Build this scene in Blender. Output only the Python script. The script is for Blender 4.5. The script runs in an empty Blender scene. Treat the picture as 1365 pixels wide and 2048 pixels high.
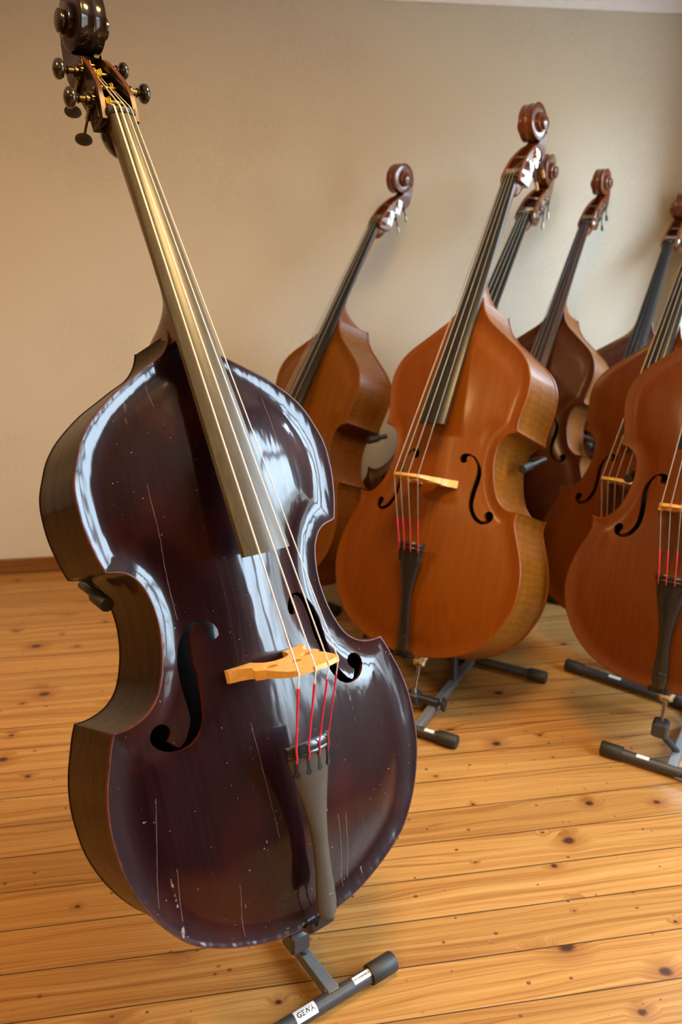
import bpy, bmesh, math, random
import numpy as np
from mathutils import Matrix, Vector
from mathutils.geometry import delaunay_2d_cdt

random.seed(7)
sc = bpy.context.scene
col = sc.collection
PI = math.pi

# ------------------------------------------------------------------ render look
sc.view_settings.view_transform = 'Standard'
sc.view_settings.look = 'None'
sc.view_settings.gamma = 1.0
sc.view_settings.use_curve_mapping = False
sc.view_settings.exposure = -0.12
try:
    sc.cycles.use_denoising = True
    sc.cycles.max_bounces = 8
    sc.cycles.diffuse_bounces = 4
    sc.cycles.glossy_bounces = 4
    sc.cycles.sample_clamp_indirect = 6.0
    sc.cycles.caustics_reflective = False
    sc.cycles.caustics_refractive = False
except Exception:
    pass

# ------------------------------------------------------------------ materials
def new_mat(name):
    m = bpy.data.materials.new(name); m.use_nodes = True
    nt = m.node_tree; b = nt.nodes['Principled BSDF']
    return m, nt, b

def simple(name, base, rough=.5, metal=0., coat=0., coat_rough=.05, spec=.5, noise=.12, scale=40.):
    """Principled material whose colour is broken up by a little noise."""
    m, nt, b = new_mat(name)
    tc = nt.nodes.new('ShaderNodeTexCoord'); n = nt.nodes.new('ShaderNodeTexNoise')
    n.inputs['Scale'].default_value = scale; n.inputs['Detail'].default_value = 4
    nt.links.new(tc.outputs['Object'], n.inputs['Vector'])
    r = nt.nodes.new('ShaderNodeValToRGB')
    r.color_ramp.elements[0].position = .3; r.color_ramp.elements[1].position = .7
    r.color_ramp.elements[0].color = (*[c*(1-noise) for c in base], 1)
    r.color_ramp.elements[1].color = (*[min(1, c*(1+noise)) for c in base], 1)
    nt.links.new(n.outputs['Fac'], r.inputs['Fac']); nt.links.new(r.outputs['Color'], b.inputs['Base Color'])
    b.inputs['Roughness'].default_value = rough; b.inputs['Metallic'].default_value = metal
    b.inputs['Coat Weight'].default_value = coat; b.inputs['Coat Roughness'].default_value = coat_rough
    b.inputs['Specular IOR Level'].default_value = spec
    return m

def varnish(name, light, dark, rough=.3, coat=.6, coat_rough=.12, stretch=(55, 1.6, 55), blotch=None, wear=False, bump=.02, flame=0., cracks=(), spec=.25):
    """Varnished wood: grain along local y, cloudy colour, optional specks and scratches of wear."""
    m, nt, b = new_mat(name); L = nt.links.new; N = nt.nodes.new
    tc = N('ShaderNodeTexCoord')
    mp = N('ShaderNodeMapping'); mp.inputs['Scale'].default_value = stretch
    L(tc.outputs['Object'], mp.inputs['Vector'])
    n = N('ShaderNodeTexNoise'); n.inputs['Scale'].default_value = 2.4; n.inputs['Detail'].default_value = 6; n.inputs['Roughness'].default_value = .6
    L(mp.outputs['Vector'], n.inputs['Vector'])
    r = N('ShaderNodeValToRGB'); r.color_ramp.elements[0].position = .3; r.color_ramp.elements[1].position = .72
    r.color_ramp.elements[0].color = (*dark, 1); r.color_ramp.elements[1].color = (*light, 1)
    L(n.outputs['Fac'], r.inputs['Fac'])
    out = r.outputs['Color']
    if flame:
        w = N('ShaderNodeTexWave'); w.wave_type = 'BANDS'; w.bands_direction = 'Y'
        w.inputs['Scale'].default_value = 14; w.inputs['Distortion'].default_value = 6; w.inputs['Detail'].default_value = 3
        L(tc.outputs['Object'], w.inputs['Vector'])
        mx = N('ShaderNodeMixRGB'); mx.blend_type = 'MULTIPLY'; mx.inputs['Fac'].default_value = flame
        L(out, mx.inputs['Color1']); L(w.outputs['Color'], mx.inputs['Color2']); out = mx.outputs['Color']
    if blotch:
        n2 = N('ShaderNodeTexNoise'); n2.inputs['Scale'].default_value = 5.; n2.inputs['Detail'].default_value = 3
        L(tc.outputs['Object'], n2.inputs['Vector'])
        r2 = N('ShaderNodeValToRGB'); r2.color_ramp.elements[0].position = .48; r2.color_ramp.elements[1].position = .68
        L(n2.outputs['Fac'], r2.inputs['Fac'])
        mx = N('ShaderNodeMixRGB'); L(r2.outputs['Color'], mx.inputs['Fac']); L(out, mx.inputs['Color1'])
        mx.inputs['Color2'].default_value = (*blotch, 1); out = mx.outputs['Color']
    if wear:
        # chips: sparse small specks; scratches: long thin streaks down the grain
        v = N('ShaderNodeTexNoise'); v.inputs['Scale'].default_value = 150; v.inputs['Detail'].default_value = 2
        L(tc.outputs['Object'], v.inputs['Vector'])
        vr = N('ShaderNodeValToRGB'); vr.color_ramp.elements[0].position = .735; vr.color_ramp.elements[1].position = .76
        L(v.outputs['Fac'], vr.inputs['Fac'])
        mp2 = N('ShaderNodeMapping'); mp2.inputs['Scale'].default_value = (70, 2.2, 70); mp2.inputs['Rotation'].default_value = (0, 0, .05)
        L(tc.outputs['Object'], mp2.inputs['Vector'])
        v2 = N('ShaderNodeTexNoise'); v2.inputs['Scale'].default_value = 1.; v2.inputs['Detail'].default_value = 3
        L(mp2.outputs['Vector'], v2.inputs['Vector'])
        vr2 = N('ShaderNodeValToRGB'); vr2.color_ramp.elements[0].position = .70; vr2.color_ramp.elements[1].position = .75
        L(v2.outputs['Fac'], vr2.inputs['Fac'])
        v3 = N('ShaderNodeTexNoise'); v3.inputs['Scale'].default_value = 60; v3.inputs['Detail'].default_value = 2
        L(tc.outputs['Object'], v3.inputs['Vector'])
        vr3 = N('ShaderNodeValToRGB'); vr3.color_ramp.elements[0].position = .52; vr3.color_ramp.elements[1].position = .6
        L(v3.outputs['Fac'], vr3.inputs['Fac'])
        mul = N('ShaderNodeMath'); mul.operation = 'MULTIPLY'; L(vr2.outputs['Color'], mul.inputs[0]); L(vr3.outputs['Color'], mul.inputs[1])
        mxm = N('ShaderNodeMath'); mxm.operation = 'MAXIMUM'; L(vr.outputs['Color'], mxm.inputs[0]); L(mul.outputs[0], mxm.inputs[1])
        sm = N('ShaderNodeMath'); sm.operation = 'MULTIPLY'; sm.inputs[1].default_value = .55; L(mxm.outputs[0], sm.inputs[0])
        mx = N('ShaderNodeMixRGB'); L(sm.outputs[0], mx.inputs['Fac']); L(out, mx.inputs['Color1'])
        mx.inputs['Color2'].default_value = (.42, .34, .33, 1); out = mx.outputs['Color']
    if cracks:
        sx_ = N('ShaderNodeSeparateXYZ'); L(tc.outputs['Object'], sx_.inputs[0]); tot = None
        nb = N('ShaderNodeTexNoise'); nb.inputs['Scale'].default_value = 55; L(tc.outputs['Object'], nb.inputs['Vector'])
        def mt_(op, a, c, d=None):
            n_ = N('ShaderNodeMath'); n_.operation = op
            for q, v_ in enumerate((a, c, d)):
                if v_ is None: continue
                if isinstance(v_, (int, float)): n_.inputs[q].default_value = v_
                else: L(v_, n_.inputs[q])
            return n_.outputs[0]
        for (xa, ya), (xb, yb) in cracks:                  # hairline cracks that follow the grain
            k_ = (xb-xa)/(yb-ya); e_ = mt_('SUBTRACT', sx_.outputs[0], mt_('MULTIPLY_ADD', sx_.outputs[1], k_, xa-k_*ya))
            e_ = mt_('ADD', e_, mt_('MULTIPLY', mt_('SUBTRACT', nb.outputs['Fac'], .5), .003))
            c_ = mt_('LESS_THAN', mt_('ABSOLUTE', e_, None), .00042)
            c_ = mt_('MULTIPLY', c_, mt_('MULTIPLY', mt_('LESS_THAN', sx_.outputs[1], max(ya, yb)), mt_('GREATER_THAN', sx_.outputs[1], min(ya, yb))))
            tot = c_ if tot is None else mt_('MAXIMUM', tot, c_)
        tot = mt_('MULTIPLY', tot, mt_('MULTIPLY', nb.outputs['Fac'], .8))
        mx = N('ShaderNodeMixRGB'); L(tot, mx.inputs['Fac']); L(out, mx.inputs['Color1']); mx.inputs['Color2'].default_value = (.33, .26, .24, 1); out = mx.outputs['Color']
    L(out, b.inputs['Base Color'])
    b.inputs['Roughness'].default_value = rough; b.inputs['Specular IOR Level'].default_value = spec
    b.inputs['Coat Weight'].default_value = coat; b.inputs['Coat Roughness'].default_value = coat_rough
    if bump:
        n4 = N('ShaderNodeTexNoise'); n4.inputs['Scale'].default_value = 9; n4.inputs['Detail'].default_value = 2
        mp4 = N('ShaderNodeMapping'); mp4.inputs['Scale'].default_value = (3, .7, 3)
        L(tc.outputs['Object'], mp4.inputs['Vector']); L(mp4.outputs['Vector'], n4.inputs['Vector'])
        bp = N('ShaderNodeBump'); bp.inputs['Strength'].default_value = bump; bp.inputs['Distance'].default_value = .05
        L(n4.outputs['Fac'], bp.inputs['Height'])
        L(bp.outputs['Normal'], b.inputs['Normal']); L(bp.outputs['Normal'], b.inputs['Coat Normal'])
    return m

def floor_material():
    m, nt, b = new_mat('pine_boards'); L = nt.links.new; N = nt.nodes.new
    def math_(op, a, c=None):
        n = N('ShaderNodeMath'); n.operation = op
        for i, v in enumerate((a, c)):
            if v is None: continue
            if isinstance(v, (int, float)): n.inputs[i].default_value = v
            else: L(v, n.inputs[i])
        return n.outputs[0]
    def comb(x, y, z):
        n = N('ShaderNodeCombineXYZ')
        for i, v in enumerate((x, y, z)):
            if isinstance(v, (int, float)): n.inputs[i].default_value = v
            else: L(v, n.inputs[i])
        return n.outputs[0]
    def ramp(f, *els):
        r = N('ShaderNodeValToRGB'); e = r.color_ramp.elements
        while len(e) < len(els): e.new(.5)
        for q, (p, c) in zip(e, els): q.position = p; q.color = (*c, 1)
        L(f, r.inputs['Fac']); return r.outputs['Color']
    def mix(f, a, c, blend='MIX'):
        n = N('ShaderNodeMixRGB'); n.blend_type = blend
        for k, v in (('Fac', f), ('Color1', a), ('Color2', c)):
            if isinstance(v, (int, float)): n.inputs[k].default_value = v
            elif isinstance(v, tuple): n.inputs[k].default_value = (*v, 1)
            else: L(v, n.inputs[k])
        return n.outputs['Color']
    def noise(vec, scale, detail=3, rough=.5, dist=0.):
        n = N('ShaderNodeTexNoise'); n.inputs['Scale'].default_value = scale; n.inputs['Detail'].default_value = detail
        n.inputs['Roughness'].default_value = rough; n.inputs['Distortion'].default_value = dist
        L(vec, n.inputs['Vector']); return n.outputs['Fac']
    tc = N('ShaderNodeTexCoord'); sp = N('ShaderNodeSeparateXYZ'); L(tc.outputs['Object'], sp.inputs[0])
    x, y = sp.outputs[0], sp.outputs[1]
    v = math_('DIVIDE', math_('SUBTRACT', y, 1.086), .1118)
    bid = math_('FLOOR', v); fr = math_('SUBTRACT', v, bid)
    wn = N('ShaderNodeTexWhiteNoise'); wn.noise_dimensions = '1D'; L(bid, wn.inputs['W'])
    rnd = wn.outputs['Value']
    xo = math_('ADD', x, math_('MULTIPLY', rnd, 37.))
    # knots: sparse cells along each board
    kv = comb(math_('MULTIPLY', xo, 5.4), math_('MULTIPLY', v, .8), math_('MULTIPLY', rnd, 9.))
    vo = N('ShaderNodeTexVoronoi'); vo.voronoi_dimensions = '2D'; vo.inputs['Scale'].default_value = 1.; L(kv, vo.inputs['Vector'])
    kd = vo.outputs['Distance']
    kr = N('ShaderNodeSeparateColor'); L(vo.outputs['Color'], kr.inputs[0])
    krad = math_('MULTIPLY', math_('POWER', kr.outputs[0], 3.6), .125)
    wob = noise(tc.outputs['Object'], 45, 2)
    kd2 = math_('ADD', kd, math_('MULTIPLY', math_('SUBTRACT', wob, .5), .05))
    kmask = math_('SUBTRACT', 1., math_('DIVIDE', kd2, math_('ADD', krad, .008)))        # >0 inside a knot
    halo = math_('MAXIMUM', math_('SUBTRACT', 1., math_('DIVIDE', kd2, math_('ADD', math_('MULTIPLY', krad, 3.2), .03))), 0.)
    # small dots and dents
    dv = comb(math_('MULTIPLY', xo, 13.), math_('MULTIPLY', y, 16.), 0.)
    do = N('ShaderNodeTexVoronoi'); do.voronoi_dimensions = '2D'; do.inputs['Scale'].default_value = 1.; L(dv, do.inputs['Vector'])
    dr = N('ShaderNodeSeparateColor'); L(do.outputs['Color'], dr.inputs[0])
    dmask = math_('SUBTRACT', 1., math_('DIVIDE', do.outputs['Distance'], math_('ADD', math_('MULTIPLY', math_('POWER', dr.outputs[1], 3.), .075), .004)))
    # grain lines bend round the knots
    bend = math_('MULTIPLY', halo, .35)
    low = noise(comb(math_('MULTIPLY', xo, 1.1), math_('MULTIPLY', v, 1.3), rnd), 1., 2)
    gy = math_('ADD', math_('ADD', math_('MULTIPLY', v, 11.), math_('MULTIPLY', low, 9.)), math_('MULTIPLY', bend, 6.))
    g1 = noise(comb(math_('MULTIPLY', xo, .7), gy, math_('MULTIPLY', rnd, 5.)), 1., 3, .6)
    g2 = noise(comb(math_('MULTIPLY', xo, 3.), math_('MULTIPLY', gy, 6.), rnd), 1., 3, .6)
    g = math_('ADD', math_('MULTIPLY', g1, .6), math_('MULTIPLY', g2, .4))
    base = ramp(g, (.38, (.28, .112, .025)), (.50, (.43, .210, .055)), (.64, (.50, .275, .088)))
    tone = ramp(rnd, (0., (.80, .76, .70)), (.5, (.95, .93, .90)), (1., (1., 1., 1.)))
    c = mix(.8, base, tone, 'MULTIPLY')
    c = mix(math_('MULTIPLY', halo, .75), c, (.20, .062, .012))
    c = mix(ramp(kmask, (0., (0, 0, 0)), (.55, (.95, .95, .95))), c, (.045, .014, .008))
    c = mix(ramp(dmask, (0., (0, 0, 0)), (.3, (.85, .85, .85))), c, (.10, .042, .03))
    edge = math_('MULTIPLY', math_('ABSOLUTE', math_('SUBTRACT', fr, .5)), 2.)
    gw = noise(comb(math_('MULTIPLY', x, 2.), bid, 0.), 1., 2)
    gap = math_('GREATER_THAN', edge, math_('SUBTRACT', .984, math_('MULTIPLY', gw, .018)))
    c = mix(math_('MULTIPLY', gap, .9), c, (.030, .013, .007))
    L(c, b.inputs['Base Color'])
    b.inputs['Roughness'].default_value = .33
    rr = noise(comb(math_('MULTIPLY', x, 3.), math_('MULTIPLY', y, 14.), 0.), 1., 4)
    L(math_('ADD', math_('MULTIPLY', rr, .22), .22), b.inputs['Roughness'])
    bp = N('ShaderNodeBump'); bp.inputs['Strength'].default_value = .35; bp.inputs['Distance'].default_value = .004
    hgt = math_('SUBTRACT', math_('MULTIPLY', g, .25), gap)
    L(hgt, bp.inputs['Height']); L(bp.outputs['Normal'], b.inputs['Normal'])
    return m

def wall_material(name, base):
    m, nt, b = new_mat(name); L = nt.links.new; N = nt.nodes.new
    tc = N('ShaderNodeTexCoord')
    mp = N('ShaderNodeMapping'); mp.inputs['Scale'].default_value = (260, 260, 60); L(tc.outputs['Object'], mp.inputs['Vector'])
    n = N('ShaderNodeTexNoise'); n.inputs['Scale'].default_value = 1.; n.inputs['Detail'].default_value = 3; L(mp.outputs['Vector'], n.inputs['Vector'])
    n2 = N('ShaderNodeTexNoise'); n2.inputs['Scale'].default_value = 2.2; n2.inputs['Detail'].default_value = 4; L(tc.outputs['Object'], n2.inputs['Vector'])
    ad = N('ShaderNodeMath'); ad.operation = 'ADD'; L(n.outputs['Fac'], ad.inputs[0]); L(n2.outputs['Fac'], ad.inputs[1])
    r = N('ShaderNodeValToRGB'); r.color_ramp.elements[0].position = .7; r.color_ramp.elements[1].position = 1.3
    r.color_ramp.elements[0].color = (*[c*.94 for c in base], 1); r.color_ramp.elements[1].color = (*[min(1, c*1.05) for c in base], 1)
    L(ad.outputs[0], r.inputs['Fac']); L(r.outputs['Color'], b.inputs['Base Color'])
    b.inputs['Roughness'].default_value = .85; b.inputs['Specular IOR Level'].default_value = .2
    bp = N('ShaderNodeBump'); bp.inputs['Strength'].default_value = .12; bp.inputs['Distance'].default_value = .002
    L(n.outputs['Fac'], bp.inputs['Height']); L(bp.outputs['Normal'], b.inputs['Normal'])
    return m

M = {}
M['floor'] = floor_material()
M['wall'] = wall_material('beige_textile_wallpaper', (.55, .50, .405))
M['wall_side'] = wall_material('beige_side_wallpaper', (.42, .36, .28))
M['wall_dark'] = wall_material('darkened_unseen_wall', (.13, .10, .075))  # unseen left and front walls, colour darkened to cut reflections and fill
M['white'] = simple('white_paint', (.86, .85, .87), .5, noise=.02)
M['skirting'] = varnish('brown_skirting_wood', (.22, .085, .022), (.14, .05, .012), .45, .2, .2, stretch=(2, 60, 60))
# old dark bass
M['dark_top'] = varnish('dark_plum_varnish', (.015, .0030, .0048), (.0065, .0017, .0030), .36, .68, .085, spec=.08, blotch=(.030, .0040, .0035), wear=True, bump=.030, cracks=[((-.142, .845), (-.135, .605)), ((-.246, .335), (-.279, .164)), ((.011, .434), (.008, .338)), ((.137, .974), (.139, .745)), ((-.095, 1.037), (-.092, .977)), ((.077, .177), (.070, .035)), ((-.237, .212), (-.245, .124)), ((-.14, .141), (-.145, .047)), ((-.06, .40), (-.055, .19)), ((.095, .17), (.085, .045))])
M['dark_rib'] = varnish('dark_brown_rib_varnish', (.019, .0075, .0042), (.008, .0035, .0028), .42, .36, .12, spec=.1, stretch=(40, 2.5, 40), bump=.03)
M['dark_edge'] = varnish('worn_red_edge', (.15, .028, .010), (.012, .004, .003), .45, .3, .2, stretch=(14, 14, 14), bump=0)
M['dark_scroll'] = varnish('dark_scroll_varnish', (.017, .007, .0045), (.007, .0035, .003), .3, .9, .07, spec=.12, bump=0)
M['dark_neck'] = varnish('dark_neck_wood', (.085, .030, .012), (.035, .012, .006), .36, .6, .12, bump=0)
M['red_cheek'] = varnish('worn_red_brown_wood', (.12, .031, .013), (.055, .016, .008), .5, .3, .2, bump=0)
# the other basses: (top, ribs)
def set_of(name, top, rib, coat=.22, rough=.38, cr=.19, spec=.2):
    t = varnish(name+'_top_varnish', top, [c*.72 for c in top], rough, coat, cr, bump=.012, spec=spec)
    r = varnish(name+'_rib_varnish', rib, [c*.62 for c in rib], rough, coat, cr, stretch=(20, 3, 20), bump=.012, flame=.18)
    return t, r
V = {'orange': set_of('orange', (.20, .049, .0014), (.26, .082, .005)),
     'golden': set_of('golden', (.185, .058, .0024), (.22, .070, .006)),
     'chestnut': set_of('chestnut', (.066, .0135, .0022), (.19, .060, .008)),
     'plum': set_of('plum', (.085, .028, .020), (.12, .035, .018)),
     'amber': set_of('amber', (.112, .024, .0006), (.18, .050, .004))}
M['scroll_brown'] = varnish('brown_scroll_varnish', (.16, .040, .010), (.085, .022, .007), .3, .7, .1, bump=0)
M['neck_brown'] = varnish('brown_neck_wood', (.26, .085, .028), (.17, .05, .016), .34, .5, .14, bump=0)
M['ebony'] = varnish('ebony', (.020, .017, .015), (.010, .009, .008), .30, .25, .2, stretch=(60, 2, 60), bump=0)
M['ebony_main'] = varnish('worn_ebony_lamp_sheen', (.088, .070, .040), (.050, .040, .024), .36, .0, .25, spec=.6, stretch=(90, 1.2, 90), bump=0)  # worn ebony, base lifted to olive-gold to paint in the lamp's warm reflection
M['rosewood'] = varnish('rosewood_fingerboard', (.055, .030, .022), (.030, .016, .012), .36, .2, .2, bump=0)
M['tail_main'] = simple('satin_ebonised_tailpiece', (.050, .042, .032), .36, noise=.08, scale=30)
M['black'] = simple('black_lacquer', (.012, .011, .011), .3, coat=.3, noise=.1)
M['hole'] = simple('painted_hole_black', (.003, .003, .003), .8, noise=.1)  # black stands in for the shade inside the tailpiece keyholes
M['maple'] = varnish('bridge_maple', (.78, .46, .15), (.62, .33, .09), .45, .15, .3, stretch=(25, 60, 25), bump=0)
M['steel'] = simple('string_steel', (.86, .84, .80), .38, metal=.35, noise=.05)
M['dull_string'] = simple('dull_dark_string', (.30, .25, .17), .45, metal=.6, noise=.1)
M['gut'] = simple('string_core_tan', (.52, .44, .30), .4, metal=.6, noise=.1)
M['red_silk'] = simple('red_silk', (.62, .020, .045), .6, noise=.15, scale=300)
M['yellow_silk'] = simple('yellow_silk', (.80, .48, .02), .6, noise=.15, scale=300)
M['brass'] = simple('aged_brass', (.12, .080, .032), .3, metal=1., noise=.2)
M['nickel'] = simple('nickel', (.62, .62, .60), .2, metal=1., noise=.04)
M['knob'] = simple('black_turned_knob', (.018, .014, .010), .2, coat=.8, noise=.15)
M['iron'] = simple('dark_iron_key', (.07, .07, .07), .4, metal=.8, noise=.1)
M['tan'] = simple('tan_key_end', (.42, .24, .08), .4, noise=.1)
M['stand'] = simple('black_powder_coated_steel', (.040, .040, .041), .42, noise=.12, scale=120)
M['rubber'] = simple('black_rubber', (.020, .019, .018), .55, noise=.12, scale=90)
M['post'] = simple('grey_square_steel', (.14, .14, .138), .40, noise=.1, scale=150)
M['sticker'] = simple('white_sticker', (.75, .75, .73), .5, noise=.02)
M['ink'] = simple('black_ink', (.012, .012, .012), .6, noise=.02)

# ------------------------------------------------------------------ mesh helpers
def link_mesh(name, verts, faces, mats, parent=None, smooth=True, fm=None, angle=40):
    me = bpy.data.meshes.new(name)
    me.from_pydata([tuple(map(float, v)) for v in verts], [], [tuple(int(i) for i in f) for f in faces])
    if not isinstance(mats, (list, tuple)): mats = [mats]
    for m in mats: me.materials.append(m)
    if fm is not None: me.polygons.foreach_set('material_index', fm)
    bm = bmesh.new(); bm.from_mesh(me)
    bmesh.ops.recalc_face_normals(bm, faces=bm.faces); bm.to_mesh(me); bm.free()
    if smooth:
        me.polygons.foreach_set('use_smooth', [True]*len(me.polygons))
        me.set_sharp_from_angle(angle=math.radians(angle))
    me.update()
    o = bpy.data.objects.new(name, me); col.objects.link(o)
    if parent: o.parent = parent
    return o

class MB:
    def __init__(s): s.v = []; s.f = []; s.m = []
    def add(s, v, f, mi=0):
        o = len(s.v); s.v += [tuple(p) for p in v]; s.f += [tuple(i+o for i in q) for q in f]; s.m += [mi]*len(f)
    def loft(s, secs, mi=0, caps=True, closed=True):
        n = len(secs[0]); v = [p for q in secs for p in q]; f = []
        for i in range(len(secs)-1):
            for j in range(n if closed else n-1):
                k = (j+1) % n; f.append((i*n+j, i*n+k, (i+1)*n+k, (i+1)*n+j))
        if caps and closed:
            f.append(tuple(range(n))[::-1]); f.append(tuple((len(secs)-1)*n+j for j in range(n)))
        s.add(v, f, mi)
    def tube(s, pts, rad, n=12, mi=0):
        pts = [Vector(p) for p in pts]; rads = rad if isinstance(rad, (list, tuple)) else [rad]*len(pts)
        ref = None; secs = []
        for i, p in enumerate(pts):
            t = (pts[min(i+1, len(pts)-1)]-pts[max(i-1, 0)]).normalized()
            if ref is None:
                ref = t.cross(Vector((0, 0, 1)));
                if ref.length < .1: ref = t.cross(Vector((1, 0, 0)))
            ref = (ref-t*ref.dot(t)).normalized(); b = t.cross(ref)
            secs.append([p+(ref*math.cos(2*PI*k/n)+b*math.sin(2*PI*k/n))*rads[i] for k in range(n)])
        s.loft(secs, mi)
    def lathe(s, origin, axis, prof, n=24, mi=0):
        o = Vector(origin); a = Vector(axis).normalized()
        u = a.cross(Vector((0, 0, 1)));
        if u.length < .1: u = a.cross(Vector((0, 1, 0)))
        u.normalize(); w = a.cross(u)
        s.loft([[o+a*t+(u*math.cos(2*PI*k/n)+w*math.sin(2*PI*k/n))*max(r, 1e-4) for k in range(n)] for t, r in prof], mi)
    def box(s, c, size, axes=None, mi=0, bev=0.):
        c = Vector(c); ax = axes or (Vector((1, 0, 0)), Vector((0, 1, 0)), Vector((0, 0, 1)))
        hx, hy, hz = [q/2 for q in size]
        if bev <= 0:
            pts = [c+ax[0]*(sx*hx)+ax[1]*(sy*hy)+ax[2]*(sz*hz) for sz in (-1, 1) for sx, sy in ((-1, -1), (1, -1), (1, 1), (-1, 1))]
            s.loft([pts[:4], pts[4:]], mi)
        else:
            def ring(z, ins):
                a, b_ = hx-ins, hy-ins; q = min(bev, a*.9, b_*.9)
                return [c+ax[0]*px+ax[1]*py+ax[2]*z for px, py in ((-a+q, -b_), (a-q, -b_), (a, -b_+q), (a, b_-q), (a-q, b_), (-a+q, b_), (-a, b_-q), (-a, -b_+q))]
            s.loft([ring(-hz, bev), ring(-hz+bev, 0), ring(hz-bev, 0), ring(hz, bev)], mi)
    def build(s, name, mats, parent=None, smooth=True, angle=40):
        return link_mesh(name, s.v, s.f, mats, parent, smooth, s.m, angle)

def catmull(P, n):
    P = [np.array(p, float) for p in P]; out = []
    P = [2*P[0]-P[1]]+P+[2*P[-1]-P[-2]]
    segs = len(P)-3
    for i in range(segs):
        a, b, c, d = P[i:i+4]; k = max(2, int(round(n/segs)))
        for t in np.linspace(0, 1, k, endpoint=False):
            out.append(.5*((2*b)+(c-a)*t+(2*a-5*b+4*c-d)*t*t+(3*b-a-3*c+d)*t**3))
    out.append(P[-2]); return np.array(out)

def interp(tab, y):
    ys = [t[0] for t in tab]
    return [float(np.interp(y, ys, [t[k] for t in tab])) for k in range(1, len(tab[0]))]

def tag(o, label=None, cat=None, group=None, kind=None):
    if label: o['label'] = label
    if cat: o['category'] = cat
    if group: o['group'] = group
    if kind: o['kind'] = kind
    return o

def inside(poly, P):
    x, y = P[:, 0], P[:, 1]; r = np.zeros(len(P), bool); j = len(poly)-1
    for i in range(len(poly)):
        xi, yi = poly[i]; xj, yj = poly[j]
        c = ((yi > y) != (yj > y)) & (x < (xj-xi)*(y-yi)/(yj-yi+1e-12)+xi)
        r ^= c; j = i
    return r

def dist_to(poly, P):
    A = np.asarray(poly); B = np.roll(A, -1, 0); D = B-A; L2 = (D*D).sum(1)+1e-12
    best = np.full(len(P), 1e9)
    for a, d, l in zip(A, D, L2):
        u = np.clip(((P-a)@d)/l, 0, 1); v = P-a-u[:, None]*d; best = np.minimum(best, (v*v).sum(1))
    return np.sqrt(best)

def inset(poly, e):
    P = np.asarray(poly); A = np.roll(P, 1, 0); B = np.roll(P, -1, 0)
    t1 = P-A; t1 /= np.linalg.norm(t1, axis=1)[:, None]+1e-12
    t2 = B-P; t2 /= np.linalg.norm(t2, axis=1)[:, None]+1e-12
    n1 = np.c_[-t1[:, 1], t1[:, 0]]; n2 = np.c_[-t2[:, 1], t2[:, 0]]; n = n1+n2
    n /= np.maximum(np.linalg.norm(n, axis=1), .7)[:, None]
    area = .5*np.sum(P[:, 0]*B[:, 1]-B[:, 0]*P[:, 1])
    return P+n*e*(1 if area > 0 else -1)

# ------------------------------------------------------------------ shapes of the two kinds of bass
LOW_M = [(0, 0), (.048, .006), (.083, .011), (.116, .019), (.165, .038), (.205, .058), (.242, .084), (.276, .126), (.302, .173), (.321, .229), (.3275, .285), (.327, .33), (.319, .375), (.306, .415), (.297, .44), (.288, .459)]
CB_M = [(.288, .459), (.27, .4585), (.248, .462), (.226, .471), (.206, .4885), (.192, .513), (.18, .548), (.174, .58), (.172, .61), (.1745, .64), (.181, .668), (.19, .686), (.201, .699), (.216, .707), (.233, .7105), (.2415, .7135)]
UP_M = [(.2415, .7135), (.2505, .742), (.257, .772), (.2615, .804), (.262, .845), (.2575, .875), (.2465, .904), (.2325, .935), (.211, .964), (.183, .99), (.15, 1.015), (.116, 1.035), (.085, 1.053), (.055, 1.069), (.04, 1.085), (.033, 1.10), (.03, 1.115)]
LOW_G = [(0, 0), (.05, .003), (.105, .011), (.161, .028), (.213, .053), (.252, .085), (.285, .125), (.31, .172), (.324, .215), (.328, .26), (.325, .30), (.314, .345), (.298, .386), (.284, .42), (.277, .445), (.281, .478)]
CB_G = [(.281, .478), (.262, .473), (.24, .478), (.216, .499), (.199, .527), (.186, .565), (.1785, .60), (.177, .63), (.181, .66), (.191, .68), (.209, .695), (.226, .70), (.234, .706)]
UP_G = [(.234, .706), (.2305, .726), (.234, .756), (.240, .79), (.2445, .825), (.243, .86), (.235, .89), (.222, .915), (.204, .937), (.18, .959), (.148, .983), (.11, 1.012), (.075, 1.04), (.052, 1.07), (.042, 1.095), (.036, 1.115)]
F_M = [(.089, .578), (.094, .572), (.094, .564), (.088, .557), (.08, .557), (.073, .562), (.073, .572), (.077, .582), (.085, .591), (.097, .595), (.112, .594), (.124, .589), (.134, .578), (.142, .567), (.147, .556), (.151, .543), (.154, .529), (.155, .515), (.156, .499), (.156, .487), (.156, .471), (.157, .453), (.158, .441), (.162, .43), (.169, .418), (.177, .407), (.187, .4), (.192, .402), (.203, .415), (.197, .42), (.192, .428), (.193, .436), (.2, .443), (.209, .446), (.22, .443), (.227, .436), (.23, .428), (.229, .418), (.223, .409), (.213, .401), (.204, .397), (.192, .395), (.181, .395), (.168, .398), (.154, .407), (.145, .418), (.138, .432), (.132, .456), (.129, .472), (.128, .488), (.125, .507), (.125, .521), (.126, .536), (.125, .55), (.122, .566), (.118, .576), (.111, .586), (.099, .592)]
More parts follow.
